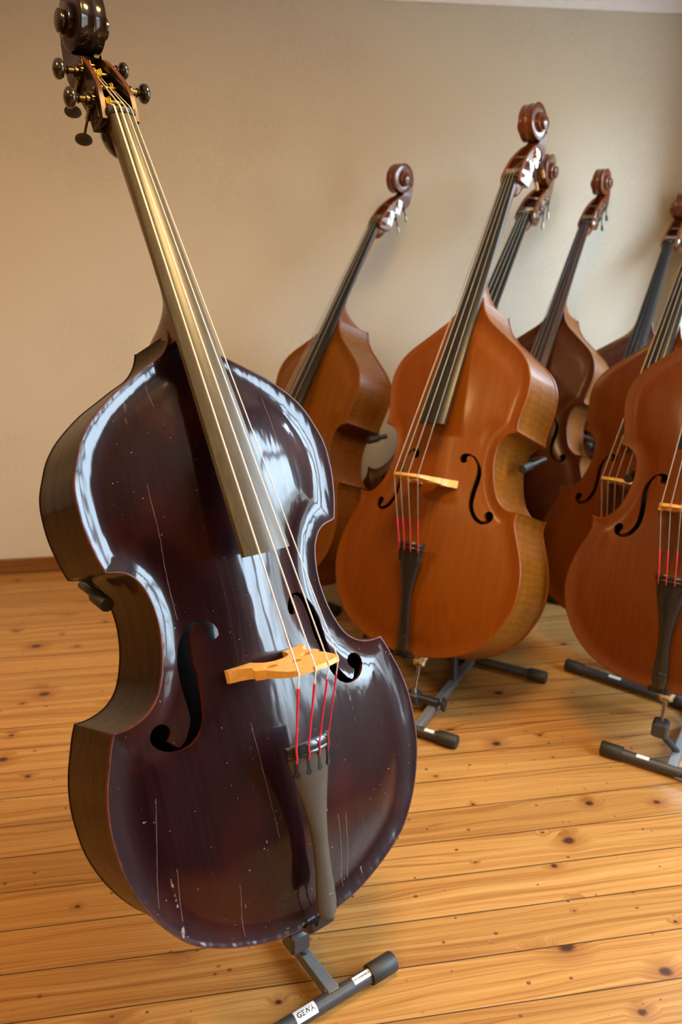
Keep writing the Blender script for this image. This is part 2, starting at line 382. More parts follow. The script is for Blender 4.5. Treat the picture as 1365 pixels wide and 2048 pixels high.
F_G = [(.094, .616), (.094, .608), (.096, .603), (.093, .598), (.086, .596), (.079, .597), (.073, .602), (.071, .61), (.073, .617), (.079, .623), (.088, .626), (.1, .626), (.117, .619), (.13, .604), (.14, .587), (.144, .567), (.144, .547), (.142, .529), (.141, .508), (.141, .488), (.143, .473), (.149, .459), (.157, .447), (.167, .438), (.18, .432), (.189, .435), (.185, .441), (.18, .45), (.182, .459), (.19, .465), (.2, .464), (.208, .455), (.208, .444), (.205, .435), (.197, .428), (.184, .423), (.169, .424), (.153, .432), (.141, .445), (.131, .462), (.126, .481), (.124, .504), (.125, .524), (.127, .545), (.129, .565), (.127, .585), (.121, .603), (.111, .616), (.103, .62)]

SPEC_M = dict(cell=.003, dip=.0062, dw=(.042, .034), taper=.22, low=LOW_M, cb=CB_M, up=UP_M, f=F_M, depth=.202, H=.034, grid=.0075,
    nut=(1.5425, -.030), fbend=(.6864, .1335), bridge=(.487, .203), foot=.489, tail=(.352, .118), tail_end=(.022, .047), wind=(.458, .335),
    cheek_front=[(1.530, -.046), (1.56, -.043), (1.585, -.044), (1.609, -.053), (1.638, -.069), (1.668, -.090), (1.692, -.114), (1.708, -.136), (1.735, -.148)],
    cheek_back=[(1.529, -.096), (1.552, -.101), (1.578, -.111), (1.609, -.131), (1.644, -.156), (1.673, -.173), (1.700, -.181), (1.728, -.184), (1.757, -.180)],
    scroll=(1.757, -.116), sr=.064, tongue=(1.472, 1.53),
    neck=[(1.09, -.160, .018), (1.11, -.155, .020), (1.122, -.135, .021), (1.135, -.085, .021), (1.15, -.046, .022), (1.165, -.020, .023), (1.19, -.012, .024), (1.25, -.022, .024), (1.35, -.044, .023), (1.45, -.066, .022), (1.53, -.082, .022)])
SPEC_G = dict(cell=.005, dip=.0030, dw=(.034, .025), taper=.10, low=LOW_G, cb=CB_G, up=UP_G, f=F_G, depth=.208, H=.030, grid=.011,
    nut=(1.544, -.066), fbend=(.691, .118), bridge=(.520, .186), foot=.528, tail=(.332, .092), tail_end=(.010, .024), wind=(.395, .318),
    cheek_front=[(1.530, -.084), (1.552, -.080), (1.589, -.092), (1.625, -.108), (1.658, -.131), (1.69, -.157), (1.71, -.176), (1.738, -.190)],
    cheek_back=[(1.535, -.140), (1.573, -.152), (1.594, -.158), (1.62, -.178), (1.652, -.200), (1.675, -.220), (1.70, -.227), (1.73, -.227), (1.762, -.221)],
    scroll=(1.762, -.156), sr=.064, tongue=(1.490, 1.53),
    neck=[(1.085, -.205, .020), (1.11, -.190, .021), (1.125, -.135, .022), (1.14, -.090, .022), (1.158, -.052, .023), (1.175, -.034, .024), (1.21, -.030, .024), (1.30, -.052, .024), (1.42, -.080, .023), (1.53, -.106, .022)])

def outline(S):
    a = catmull(S['low'], 44); b = catmull(S['cb'], 40); c = catmull(S['up'], 44)
    h = np.vstack([a, b[1:], c[1:]])
    left = h[1:].copy()[::-1]; left[:, 0] *= -1
    return np.vstack([h, left])                         # counter-clockwise from the bottom centre

def arch_field(S, out):
    st = S['cell']; gx = np.arange(-.345, .3451, st); gy = np.arange(-.01, 1.1301, st)
    X, Y = np.meshgrid(gx, gy); P = np.c_[X.ravel(), Y.ravel()]
    ins = inside(out, P).reshape(X.shape); d = dist_to(out, P).reshape(X.shape)
    w = np.array([np.abs(X[i][ins[i]]).max() if ins[i].any() else .02 for i in range(len(gy))])
    nk = int(.075/st); k = np.exp(-.5*(np.arange(-nk, nk+1)*st/.026)**2); k /= k.sum(); ws = np.convolve(np.pad(w, nk, 'edge'), k, 'valid')
    sm = lambda t: np.clip(t, 0, 1)**2*(3-2*np.clip(t, 0, 1))
    Hy = S['H']*sm(gy/.22)*sm((1.115-gy)/.24)
    u = np.clip(np.abs(X)/ws[:, None], 0, 1)
    z = Hy[:, None]*(.5+.5*np.cos(PI*u))*sm(d/.05); z[~ins] = 0
    sgn = np.where(ins, d, -d)
    fade = sm((sgn-.012)/.060)
    for _ in range(int(110*(.005/st)**2)):
        zz = (np.roll(z, 1, 0)+np.roll(z, -1, 0)+np.roll(z, 1, 1)+np.roll(z, -1, 1))/4
        z = .4*z+.6*zz
    z = z*fade-S['dip']*np.exp(-((d-S['dw'][0])/S['dw'][1])**2)+.0010*np.exp(-(d/.006)**2)
    gyv, gxv = np.gradient(z, st)
    def samp(A, P):
        P = np.asarray(P, float); fx = np.clip((P[:, 0]-gx[0])/st, 0, len(gx)-1.01); fy = np.clip((P[:, 1]-gy[0])/st, 0, len(gy)-1.01)
        i = fx.astype(int); j = fy.astype(int); a = fx-i; b = fy-j
        return A[j, i]*(1-a)*(1-b)+A[j, i+1]*a*(1-b)+A[j+1, i]*(1-a)*b+A[j+1, i+1]*a*b
    def f(P): return samp(z, P)
    def nrm(P):
        n = np.c_[-samp(gxv, P), -samp(gyv, P), np.ones(len(P))]; return n/np.linalg.norm(n, axis=1)[:, None]
    f.normal = nrm
    return f

def make_top(S, out, fz, mats, parent):
    """Arched top plate with real f-holes and a rounded, worn edge."""
    e = .003
    ring = inset(out, e); loops = [ring]
    fr = np.array(S['f']); fl = fr[::-1]*np.array([-1, 1]); loops += [fr, fl]
    pts = []; edges = []
    for lp in loops:
        o = len(pts); pts += [tuple(p) for p in lp]; edges += [(o+i, o+(i+1) % len(lp)) for i in range(len(lp))]
    g = S['grid']; G = []
    for k, y in enumerate(np.arange(.005, 1.12, g*.866)):
        for x in np.arange(-.336+(g/2 if k % 2 else 0), .337, g): G.append((x, y))
    G = np.array(G); G = G[inside(ring, G)]; G = G[dist_to(out, G) > .056]
    for lp in (fr, fl): G = G[(dist_to(lp, G) > .0025) & ~inside(lp, G)]
    for e_ in (.007, .0115, .0165, .022, .028, .035, .043, .051):
        R_ = inset(out, e_); R_ = R_[inside(ring, R_)]; dd = dist_to(out, R_); R_ = R_[dd > e_*.93]
        for lp in (fr, fl): R_ = R_[(dist_to(lp, R_) > .0025) & ~inside(lp, R_)]
        k_ = [0]
        for q in range(1, len(R_)):
            if np.linalg.norm(R_[q]-R_[k_[-1]]) > max(.004, min(g, e_*.5)): k_.append(q)
        G = np.vstack([G, R_[k_]])
    allp = [Vector((float(a), float(b))) for a, b in pts]+[Vector((float(a), float(b))) for a, b in G]
    v, _, fc, *_ = delaunay_2d_cdt(allp, edges, [], 0, 1e-6)
    V2 = np.array([(p.x, p.y) for p in v]); T = np.array([t for t in fc if len(t) == 3])
    C = V2[T].mean(1); keep = inside(ring, C) & ~inside(fr, C) & ~inside(fl, C); T = T[keep]
    z = fz(V2); m = MB()
    m.add([(a, b, c) for (a, b), c in zip(V2, z)], [tuple(t) for t in T], 0)
    top = m.build('top_plate', mats[0], parent, angle=180)
    if sum(p.normal.z for p in top.data.polygons) < 0: top.data.flip_normals()
    top.data.normals_split_custom_set_from_vertices([tuple(map(float, q)) for q in fz.normal(V2)])
    m = MB(); zr = fz(ring); secs = [[(p[0], p[1], c) for p, c in zip(ring, zr)]]
    for ee, zo in ((.0010, -.0008), (0., -.0035), (0., -.0055), (.0012, -.0080), (.006, -.0085)):
        secs.append([(p[0], p[1], zo) for p in inset(out, ee)])
    m.loft(secs, 0, caps=False)
    for lp in (fr, fl):
        zl = fz(lp); m.loft([[(p[0], p[1], c) for p, c in zip(lp, zl)], [(p[0], p[1], c-.008) for p, c in zip(lp, zl)]], 0, caps=False)
    m.build('plate_edge', mats[1], top, angle=50)
    return top

def taper(S, y): return 1-S['taper']*max(0., min(1., (y-1.02)/.095))

def make_ribs(S, out, mats, parent):
    D = S['depth']; m = MB()
    m.loft([[(p[0], p[1], -.008+(-D*taper(S, p[1])+.014)*t) for p in inset(out, .006-(.0045 if S['cell'] < .004 else .002)*t)] for t in np.linspace(0, 1, 7)], 0, caps=False)
    return m.build('ribs', mats, parent, angle=35)

def make_back(S, out, mats, parent):
    D = S['depth']; m = MB(); secs = []
    for e, z in ((.006, -D+.007), (.0012, -D+.0065), (0, -D+.004), (0, -D+.002), (.0012, -D), (.008, -D-.001)):
        secs.append([(p[0], p[1], z+D*(1-taper(S, p[1]))) for p in inset(out, e)])
    m.loft(secs, 0, caps=False)
    ring = [(p[0], p[1]) for p in inset(out, .008)]
    for z in (-D-.001, -D+.006):
        v, _, fc, *_ = delaunay_2d_cdt([Vector((float(a), float(b))) for a, b in ring], [(i, (i+1) % len(ring)) for i in range(len(ring))], [], 1, 1e-6)
        m.add([(p.x, p.y, z+D*(1-taper(S, p.y))) for p in v], [tuple(t) for t in fc], 0)
    return m.build('back_plate', mats, parent, angle=35)

def fb_section(y, w, zt, sag, th, n=12):
    pts = []
    for i in range(n+1):
        t = -1+2*i/n; pts.append((w*t, y, zt-sag*t*t))
    pts += [(w, y, zt-sag-th), (-w, y, zt-sag-th)]
    return pts

def make_bass(S, mt, full=True):
    """All parts of one double bass in its own frame: x across, y up the body, z out of the front."""
    root = bpy.data.objects.new('double_bass', None); col.objects.link(root); root.empty_display_size = .2
    out = outline(S); fz = arch_field(S, out); zt = lambda x, y: float(fz([(x, y)])[0])
    make_top(S, out, fz, [mt['top'], mt['edge']], root)
    make_ribs(S, out, mt['rib'], root)
    make_back(S, out, mt['rib'], root)
    ny, nz = S['nut']; ey, ez = S['fbend']; by, bz = S['bridge']
    sl = (ez-nz)/(ey-ny); zfb = lambda y: nz+(y-ny)*sl-.004
    # fingerboard
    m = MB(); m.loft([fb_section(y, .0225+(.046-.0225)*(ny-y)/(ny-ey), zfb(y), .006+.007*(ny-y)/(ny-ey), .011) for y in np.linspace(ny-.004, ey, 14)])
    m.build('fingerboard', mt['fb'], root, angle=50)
    # nut
    m = MB(); m.loft([fb_section(y, .0265, nz+dz, .005, .016) for y, dz in ((ny-.005, -.002), (ny-.003, .0), (ny+.004, .001), (ny+.007, -.002))])
    m.build('nut', mt['nut'], root, angle=50)
    # neck with heel
    m = MB(); secs = []
    tab = S['neck']
    for y in list(np.linspace(1.088, 1.20, 18))+list(np.linspace(1.215, 1.528, 14)):
        zb, wd = interp(tab, y); top = zfb(y)-.019; top = min(top, zfb(1.10)-.018) if y < 1.10 else top
        wt = .0225+(.046-.0225)*(ny-y)/(ny-ey)-.001
        if y < 1.13: wt = min(wt, .031)
        sec = []
        for k in range(15):
            a = PI*k/14; cx = math.cos(a); sy = math.sin(a)
            sec.append((math.copysign(abs(cx)**.8, cx)*(wt+(wd-wt)*sy**.7), y, top+(zb-top)*sy**(.7)))
        secs.append(sec)
    m.loft(secs); m.build('neck', mt['neck'], root, angle=60)
    # tongue of wood behind the top of the neck
    y0, y1 = S['tongue']; m = MB(); secs = []
    for t in np.linspace(0, 1, 10):
        y = y0+(y1-y0)*t; r = math.sqrt(max(0, 1-(1-t)**2))
        zb, _ = interp(tab, y); zc = zb-.004
        secs.append([(.0240*r*math.cos(a)+1e-4*math.cos(a), y, zc+(.038*r+1e-4)*math.sin(a)) for a in np.linspace(0, 2*PI, 16, endpoint=False)])
    m.loft(secs); m.build('neck_tongue', mt['scroll'], root, angle=60)
    # pegbox: two cheeks, floor and throat
    F = catmull(S['cheek_front'], 24); B = catmull(S['cheek_back'], 24); n = min(len(F), len(B))
    F = F[np.linspace(0, len(F)-1, 20).astype(int)]; B = B[np.linspace(0, len(B)-1, 20).astype(int)]
    hw = np.interp(np.linspace(0, 1, 20), [0, .25, .65, .85, 1], [.037, .0355, .0285, .0235, .0222])
    m = MB()
    for s in (-1, 1):
        secs = []
        for i in range(20):
            o, inn = hw[i], hw[i]-.0095
            secs.append([(s*o, B[i][0], B[i][1]), (s*o, F[i][0], F[i][1]-.002), (s*(o-.002), F[i][0], F[i][1]), (s*inn, F[i][0], F[i][1]), (s*inn, B[i][0], B[i][1])])
        m.loft(secs, 0)
    secs = []
    for i in range(20):
        d = B[i]-F[i]; dl = d/np.linalg.norm(d); q = B[i]-dl*.012 if i < 13 else B[i]+(F[i]-B[i])*min(1, .25+.75*(i-12)/3.)
        secs.append([(-hw[i]*.98, B[i][0], B[i][1]), (hw[i]*.98, B[i][0], B[i][1]), (hw[i]*.9, q[0], q[1]), (-hw[i]*.9, q[0], q[1])])
    m.loft(secs, 0)
    # bottom wall of the pegbox, under the nut
    m.box((0, ny-.001, (F[0][1]+B[0][1])/2), (.066, .022, abs(F[0][1]-B[0][1])), bev=.003)
    pb = m.build('pegbox', [mt['scroll']], root, angle=45)
    # worn front edges of the cheeks
    m = MB()
    for s in (-1, 1):
        secs = []
        for i in range(15):
            o, inn = hw[i]-.0005, hw[i]-.0092
            secs.append([(s*o, F[i][0], F[i][1]-.0006), (s*o, F[i][0], F[i][1]+.0010), (s*inn, F[i][0], F[i][1]+.0010), (s*inn, F[i][0], F[i][1]-.0006)])
        m.loft(secs, 0)
    m.build('cheek_edge', [mt['cheek']], pb, angle=45)
    # scroll: a band wound two turns, each inner turn standing further out, two flutes along its back
    cy, cz = S['scroll']; r0 = S['sr']; m = MB(); secs = []
    turns = 2.0; NS = 128
    RT = [(0, 1.0), (.5, 1.04), (1, .985), (1.5, .84), (2, .66), (2.5, .56), (3, .49), (3.5, .43), (4, .375), (6.1, .30)]
    rad = lambda th: r0*float(np.interp(th/PI, [q[0] for q in RT], [q[1] for q in RT]))
    for i in range(NS+1):
        th = 2*PI*turns*i/NS; u = th/PI                   # starts at the back, goes over the top and down the front
        ro = rad(th); ri = rad(th+2*PI)*.92 if u <= 2.0 else .003
        w = float(np.interp(u, [0, .5, 1, 1.5, 2, 3, 4], [.0225, .0225, .0245, .0275, .0305, .0365, .0410]))
        dy, dz = math.sin(th), -math.cos(th)
        g = .0040*float(np.interp(u, [0, 1.4, 1.8], [1, 1, 0]))
        sec = []
        for t, dr in ((-1, -.003), (-.95, -.0006), (-.80, -g*.35), (-.45, -g), (-.12, -g*.35), (0, 0), (.12, -g*.35), (.45, -g), (.80, -g*.35), (.95, -.0006), (1, -.003)):
            sec.append((w*t, cy+(ro+dr)*dy, cz+(ro+dr)*dz))
        for t in (1, .97, 0, -.97, -1):
            rr_ = ri+(.004 if abs(t) == 1 else 0)
            sec.append((w*t, cy+rr_*dy, cz+rr_*dz))
        secs.append(sec)
    m.loft(secs, 0)
    for s in (-1, 1):
        m.lathe((s*.02, cy, cz), (s, 0, 0), [(0, .0205), (.019, .0205), (.023, .0215), (.0265, .0210), (.028, .0185), (.0285, .0)], 26)
    m.build('scroll', [mt['scroll']], root, angle=38)
    # tuning machines
    for (s, y, z, knob) in mt['machines']:
        hwy = float(np.interp(y, F[:, 0], hw)); x0 = s*(hwy+.0005)
        mm = MB(); mm.box((x0+s*.001, y-.008, z-.004), (.003, .058, .030), bev=.001)
        for q in (-.03, .014): mm.lathe((x0+s*.002, y+q, z-.004), (s, 0, 0), [(0, .003), (.003, .0025), (.004, 0)], 10)
        tm = mm.build('tuning_machine', mt['metal'], root)
        mm = MB(); ln = mt['shaft']
        mm.lathe((x0, y, z), (s, 0, 0), [(0, .010), (.004, .011), (.006, .008), (ln*.35, .0085), (ln*.38, .0105), (ln*.45, .0105), (ln*.48, .007), (ln*.75, .0065), (ln*.8, .009), (ln*.85, .006), (ln, .005)], 20)
        mm.build('gear_shaft', mt['metal'], tm)
        # gear wheel with teeth
        mm = MB(); secs = []
        for tx in (.003, .008):
            secs.append([(x0+s*tx, y+(.0145 if (k//2) % 2 else .012)*math.cos(2*PI*k/56), z+(.0145 if (k//2) % 2 else .012)*math.sin(2*PI*k/56)) for k in range(56)])
        mm.loft(secs); mm.build('gear_wheel', mt['metal'], tm, smooth=False)
        if knob:
            mm = MB(); r = knob
            mm.lathe((x0+s*ln*.97, y, z), (s, 0, 0), [(0, .006), (.001, r*.55), (.003, r*.86), (.007, r), (.011, r), (.015, r*.86), (.0175, r*.55), (.018, r*.3), (.019, r*.28), (.0195, 0)], 28)
            mm.build('knob', mt['knob'], tm)
        # worm and key
        kd = Vector(mt['keydir']).normalized(); kl = mt['keylen']; p0 = Vector((x0+s*.006, y+mt['keyoff'], z-.014))
        mm = MB(); prof = []
        for k in range(13): prof.append((k*.0022, .0055 if k % 2 else .0040))
        mm.lathe(p0-kd*.004, kd, prof, 14); p1 = p0+kd*kl; mm.tube([p0, p1], .0026, 8)
        mm.build('worm_rod', mt['key'], tm)
        mm = MB(); side = Vector((s, .25, 0)); side = (side-kd*side.dot(kd)).normalized(); nn = kd.cross(side)
        if mt['paddle'] == 'oval':
            secs = []
            for t, sc_ in ((-.0022, .8), (-.0012, 1), (.0012, 1), (.0022, .8)):
                secs.append([p1+kd*(.0115+.0125*sc_*math.cos(a))+side*(.0165*sc_*math.sin(a))+nn*t for a in np.linspace(0, 2*PI, 24, endpoint=False)])
            mm.loft(secs)
        else:
            mm.lathe(p1-kd*.002, kd, [(0, .003), (.002, .005), (.020, .006), (.026, .0055), (.028, .002)], 12)
        mm.build('key', mt['keyend'], tm)
    # bridge: feet, waist, heart and kidney openings
    half = [(.034, 0), (.083, 0), (.085, .004), (.083, .011), (.069, .020), (.060, .034), (.056, .047), (.061, .057), (.066, .068), (.063, .080), (.056, .088), (.0555, .097), (.0545, .118), (.050, .147), (.046, .1565), (.0455, .160)]
    bw = .085
    zf = zt(.06, S['foot'])-.001; hgt = bz-zf
    sy = hgt/.175
    top = [(x, .1745-.0145*(x/.0455)**2) for x in (.034, .023, .0115)]
    inner = [(.022, .043), (.026, .038), (.031, .022), (.034, .010)]
    h = half+top; right = [(a, b) for a, b in h]; left = [(-a, b) for a, b in h[::-1]]
    outl = right+[(0, .1745)]+left+[(-a, b) for a, b in inner[::-1]]+[(-.012, .050), (0, .052), (.012, .050)]+inner
    heart = [(.010*math.sin(a)*(1.0+.25*math.cos(a)), .098+.012*math.cos(a)) for a in np.linspace(0, 2*PI, 20, endpoint=False)]
    kid = [(.038+.0115*math.cos(a), .078+.011*math.sin(a)-.003*math.cos(a)) for a in np.linspace(0, 2*PI, 20, endpoint=False)]
    holes = [heart, kid, [(-a, b) for a, b in kid[::-1]]]
    slit = [(.0515+.006*math.cos(a), .0775+.0035*math.sin(a)) for a in np.linspace(0, 2*PI, 12, endpoint=False)]
    pts = [Vector(p) for p in outl]; ed = [(i, (i+1) % len(outl)) for i in range(len(outl))]
    for hl in holes:
        o = len(pts); pts += [Vector(p) for p in hl]; ed += [(o+i, o+(i+1) % len(hl)) for i in range(len(hl))]
    v, _, fc, *_ = delaunay_2d_cdt(pts, ed, [], 0, 1e-7)
    V2 = np.array([(p.x, p.y) for p in v]); T = np.array([t for t in fc if len(t) == 3]); C = V2[T].mean(1)
    kp = inside(np.array(outl), C)
    for hl in holes: kp &= ~inside(np.array(hl), C)
    T = T[kp]
    thick = lambda q: .0115-(.0115-.0038)*min(1, q/.175)
    lean = (by-S['foot'])/.175
    def pos(p, sgn): return (p[0], S['foot']+p[1]*lean+sgn*thick(p[1]), zf+p[1]*sy+(zt(p[0], S['foot'])-zf-.001)*max(0, 1-p[1]/.03) if p[1] < .03 else zf+p[1]*sy)
    m = MB()
    for sgn in (-1, 1): m.add([pos(p, sgn) for p in V2], [tuple(t) for t in T])
    for lp in [outl]+holes: m.loft([[pos(p, -1) for p in lp], [pos(p, 1) for p in lp]], 0, caps=False)
    m.build('bridge', mt['bridge'], root, angle=35)
    # tailpiece
    ty, tz = S['tail']; qy, qz = S['tail_end']; tl = ty-qy
    wt = [(0, .010), (.02, .0185), (.07, .0215), (.18, .0205), (.30, .0170), (.44, .0165), (.56, .0195), (.70, .0285), (.84, .0395), (.95, .0470), (1.0, .0490)]
    m = MB(); secs = []
    for t in np.concatenate([np.linspace(0, .08, 8), np.linspace(.1, 1, 22)]):
        w, = interp(wt, t); y = qy+tl*t; z = qz+(tz-qz)*t; sg = .30*w+.004; th = .010 if t > .03 else .010*max(.35, t/.03)
        sec = [(w*math.sin(a), y, z-sg*(1-math.cos(a))*1.1) for a in np.linspace(-1.25, 1.25, 13)]
        wl, zl = sec[-1][0], sec[-1][2]
        secs.append(sec+[(wl*.96, y, zl-th*.5), (0, y, z-th-sg*.35), (-wl*.96, y, zl-th*.5)])
    m.loft(secs); tp = m.build('tailpiece', mt['tail'], root, angle=55)
    m = MB()                                             # ridge the strings lie over, standing proud of the top end
    for yy, up_, dd in ((ty-.004, .0042, .007), (ty-.016, .0018, .003)):
        ss = []
        for a in np.linspace(-1.22, 1.22, 15):
            w = .0492; sg = .30*w+.004; x = w*math.sin(a); z = tz-sg*(1-math.cos(a))*1.1
            ss.append([(x, yy-dd, z-.004), (x, yy-dd, z+up_*.6), (x, yy, z+up_), (x, yy+dd, z+up_*.5), (x, yy+dd, z-.006)])
        m.loft(ss)
    m.build('string_ridge', mt['ridge'], tp, angle=45)
    sx = (-.034, -.0115, .0115, .034)
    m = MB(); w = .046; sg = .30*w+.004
    for x in sx:                                         # solid black plugs painting in the dark of the string keyholes
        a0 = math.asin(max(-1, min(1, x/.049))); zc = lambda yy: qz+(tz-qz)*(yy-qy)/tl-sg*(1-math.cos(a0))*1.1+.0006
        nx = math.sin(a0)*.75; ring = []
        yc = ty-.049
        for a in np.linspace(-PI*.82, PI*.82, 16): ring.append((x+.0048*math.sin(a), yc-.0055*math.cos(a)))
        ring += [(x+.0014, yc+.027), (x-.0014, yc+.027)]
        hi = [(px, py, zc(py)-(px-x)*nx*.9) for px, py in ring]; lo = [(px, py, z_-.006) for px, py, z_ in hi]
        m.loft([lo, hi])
    m.build('keyhole_plug', M['hole'], tp, smooth=False)
    m = MB(); wq, = interp(wt, .14); yq = qy+tl*.14; zq = qz+(tz-qz)*.14; sg = .30*wq+.004
    m.tube([(wq*math.sin(a), yq+.0035*math.cos(a*1.3)-.0035, zq-sg*(1-math.cos(a))*1.1+.0004) for a in np.linspace(-.1, .95, 10)], .0008, 8); m.build('wire_loop', M['iron'], tp)
    # strings
    brx = (-.041, -.0135, .0135, .041); nx_ = (-.0165, -.0055, .0055, .0165); rs = mt['rs']
    for i in range(4):
        bzx = bz-.0145*sy*(brx[i]/.0455)**2; fx = nx_[i]+(brx[i]-nx_[i])*.5
        nzx = nz+.0015-.005*(nx_[i]/.0265)**2
        wy0, wy1 = S['wind']; a0 = math.asin(sx[i]/.049); tzx = tz-(.30*.049+.004)*(1-math.cos(a0))*1.1
        B_ = Vector((brx[i], by, bzx+rs[i])); T_ = Vector((sx[i], ty-.004, tzx+.0052)); N_ = Vector((nx_[i], ny, nzx+rs[i]*.8))
        kk = (wy0-T_.y)/(B_.y-T_.y); W_ = T_+(B_-T_)*kk
        yb, zb_ = mt['roll'][i]
        m = MB(); m.tube([(nx_[i]*.9, yb, zb_), N_+Vector((0, .006, -.002)), N_, N_+(B_-N_)*.5, B_, W_], rs[i], 8)
        st = m.build('string', mt['string'], root)
        m = MB(); rr = rs[i]*1.15
        m.tube([W_+(B_-W_).normalized()*.004, W_+(T_-W_)*.02, W_+(T_-W_)*.5, T_, Vector((sx[i], ty-.018, tzx+.0022)), Vector((sx[i], ty-.026, tzx-.004))], [rr*1.5, rr*1.5, rr*1.05, rr, rr, rr], 8)
        m.build('silk_winding', M['red_silk'], st)
        if mt['silk_head']:
            m = MB(); a = Vector((nx_[i]*.9, yb, zb_)); d_ = (N_-a).normalized(); L_ = (N_-a).length
            m.tube([a+d_*.001, a+d_*L_*(.62 if i < 2 else .25)], rr*1.1, 8)
            for q in range(5 if i < 2 else 2):
                cc = a+Vector((.004*(q-2), .002*math.sin(q*2.), .003))
                m.tube([cc+Vector((0, .007*math.cos(t), .007*math.sin(t))) for t in np.linspace(0, 5.6, 12)], rr*.9, 6)
            m.build('head_silk', M['yellow_silk'], st)
    # string rollers inside the pegbox
    for (s, y, z, knob) in mt['machines']:
        m = MB(); hwy = float(np.interp(y, F[:, 0], hw)); m.tube([(-hwy+.005, y, z), (hwy-.005, y, z)], .006, 12); m.build('roller', mt['metal'], root)
    # saddle, tail loop, endpin
    m = MB(); m.loft([[(x, y, z) for x, z in ((-.030, -.016), (.030, -.016), (.030, .006), (.022, .012), (-.022, .012), (-.030, .006))] for y in (-.004, .012)])
    m.build('saddle', M['black'], root, angle=30)
    m = MB()
    for s in (-1, 1): m.tube([(s*.008, qy+.02, qz-.010), (s*.012, .006, .014), (s*.013, -.006, -.01), (s*.010, -.010, -.09)], .0022, 8)
    m.build('tail_wire', M['iron'], root)
    m = MB(); zc = -S['depth']/2
    m.lathe((0, .004, zc), (0, -1, 0), [(0, .030), (.010, .030), (.016, .026), (.030, .021), (.036, .021), (.040, .015), (.041, .010)], 28)
    m.build('endpin_collar', mt['collar'], root)
    m = MB(); m.tube([(0, -.03, zc), (0, -mt['pin']+.012, zc)], .0055, 14); m.lathe((0, -mt['pin']+.018, zc), (0, -1, 0), [(0, .006), (.002, .010), (.016, .009), (.020, .005)], 16)
    m.build('endpin', M['nickel'], root)
    return root

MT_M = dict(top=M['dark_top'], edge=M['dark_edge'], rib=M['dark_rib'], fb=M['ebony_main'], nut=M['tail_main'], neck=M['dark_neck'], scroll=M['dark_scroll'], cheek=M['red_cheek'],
    metal=M['brass'], knob=M['knob'], key=M['brass'], keyend=M['iron'], bridge=M['maple'], tail=M['tail_main'], ridge=M['black'], string=M['steel'], collar=M['black'], pin=.052,
    machines=[(-1, 1.647, -.098, .0185), (-1, 1.574, -.066, .0185), (1, 1.610, -.080, .0185), (1, 1.684, -.130, .0165)], shaft=.038,
    keydir=(.0, -.035, -.062), keylen=.050, keyoff=-.010, paddle='oval', rs=(.0016, .0014, .0012, .0010), silk_head=True,
    roll=[(1.574, -.068), (1.647, -.098), (1.684, -.13), (1.610, -.08)])
MT_G = dict(top=V['orange'][0], edge=V['orange'][0], rib=V['orange'][1], fb=M['ebony'], nut=M['black'], neck=M['neck_brown'], scroll=M['scroll_brown'], cheek=M['neck_brown'],
    metal=M['nickel'], knob=M['knob'], key=M['iron'], keyend=M['tan'], bridge=M['maple'], tail=M['black'], ridge=M['black'], string=M['dull_string'], collar=M['nickel'], pin=.16,
    machines=[(-1, 1.655, -.160, 0), (-1, 1.585, -.122, 0), (1, 1.655, -.160, 0), (1, 1.595, -.127, 0)], shaft=.012,
    keydir=(.0, -.042, -.040), keylen=.052, keyoff=.012, paddle='stick', rs=(.0015, .0013, .0011, .0009), silk_head=False,
    roll=[(1.585, -.122), (1.655, -.16), (1.655, -.16), (1.595, -.127)])

POSES = {
 'B1': ([[0.8686, -0.172, 0.4648], [0.495, 0.3449, -0.7975], [-0.0231, 0.9227, 0.3847]], [0.1431, 1.1322, 0.2135], 1.0),
 'B3': ([[0.6668, 0.2535, -0.7008], [-0.7408, 0.3277, -0.5863], [0.081, 0.9101, 0.4064]], [0.5297, 2.0901, 0.2094], 1.0),
 'B2': ([[0.5829, 0.3105, -0.7509], [-0.8125, 0.2162, -0.5414], [-0.0058, 0.9257, 0.3783]], [0.1454, 2.7583, 0.2011], 0.8921),
 'B4': ([[0.7509, 0.3474, -0.5617], [-0.6576, 0.314, -0.6849], [-0.0616, 0.8836, 0.4642]], [0.6275, 2.5906, 0.1065], 1.0369),
 'B5': ([[0.661, 0.2585, -0.7045], [-0.7504, 0.2253, -0.6214], [-0.0019, 0.9393, 0.343]], [1.1476, 2.9386, 0.2003], 0.8818),
 'B6': ([[0.7474, 0.3296, -0.5769], [-0.6632, 0.3178, -0.6777], [-0.04, 0.889, 0.4561]], [1.4605, 2.8084, 0.199], 0.8797),
 'B7': ([[0.602, 0.2604, -0.7548], [-0.7974, 0.2446, -0.5516], [0.041, 0.934, 0.3549]], [1.2066, 2.1802, 0.2041], 0.8911),
 'B8': ([[0.6965, 0.2327, -0.6788], [-0.7154, 0.2988, -0.6316], [0.0559, 0.9255, 0.3746]], [1.1821, 1.7743, 0.2068], 0.9646)}

for k_, q_ in (('B4', .978), ('B5', .966), ('B6', 1.0), ('B7', 1.02), ('B8', .965)):   # nearer or farther along the line of sight, so that no two bodies touch
    R__, t__, s__ = POSES[k_]; POSES[k_] = (R__, [t__[0]*q_, t__[1]*q_, 1.4+(t__[2]-1.4)*q_], s__*q_)

def pose(k):
    R, t, s = POSES[k]; U, _, Vt = np.linalg.svd(np.array(R)); R = U@Vt
    if k == 'B6': R = np.array(Matrix.Rotation(math.radians(-.6), 3, 'Y'))@R
    if k == 'B6': t = [t[0]-.005, t[1], t[2]]
    return Matrix.LocRotScale(Vector(t), Matrix(R.tolist()).to_quaternion(), Vector((s, s, s)))

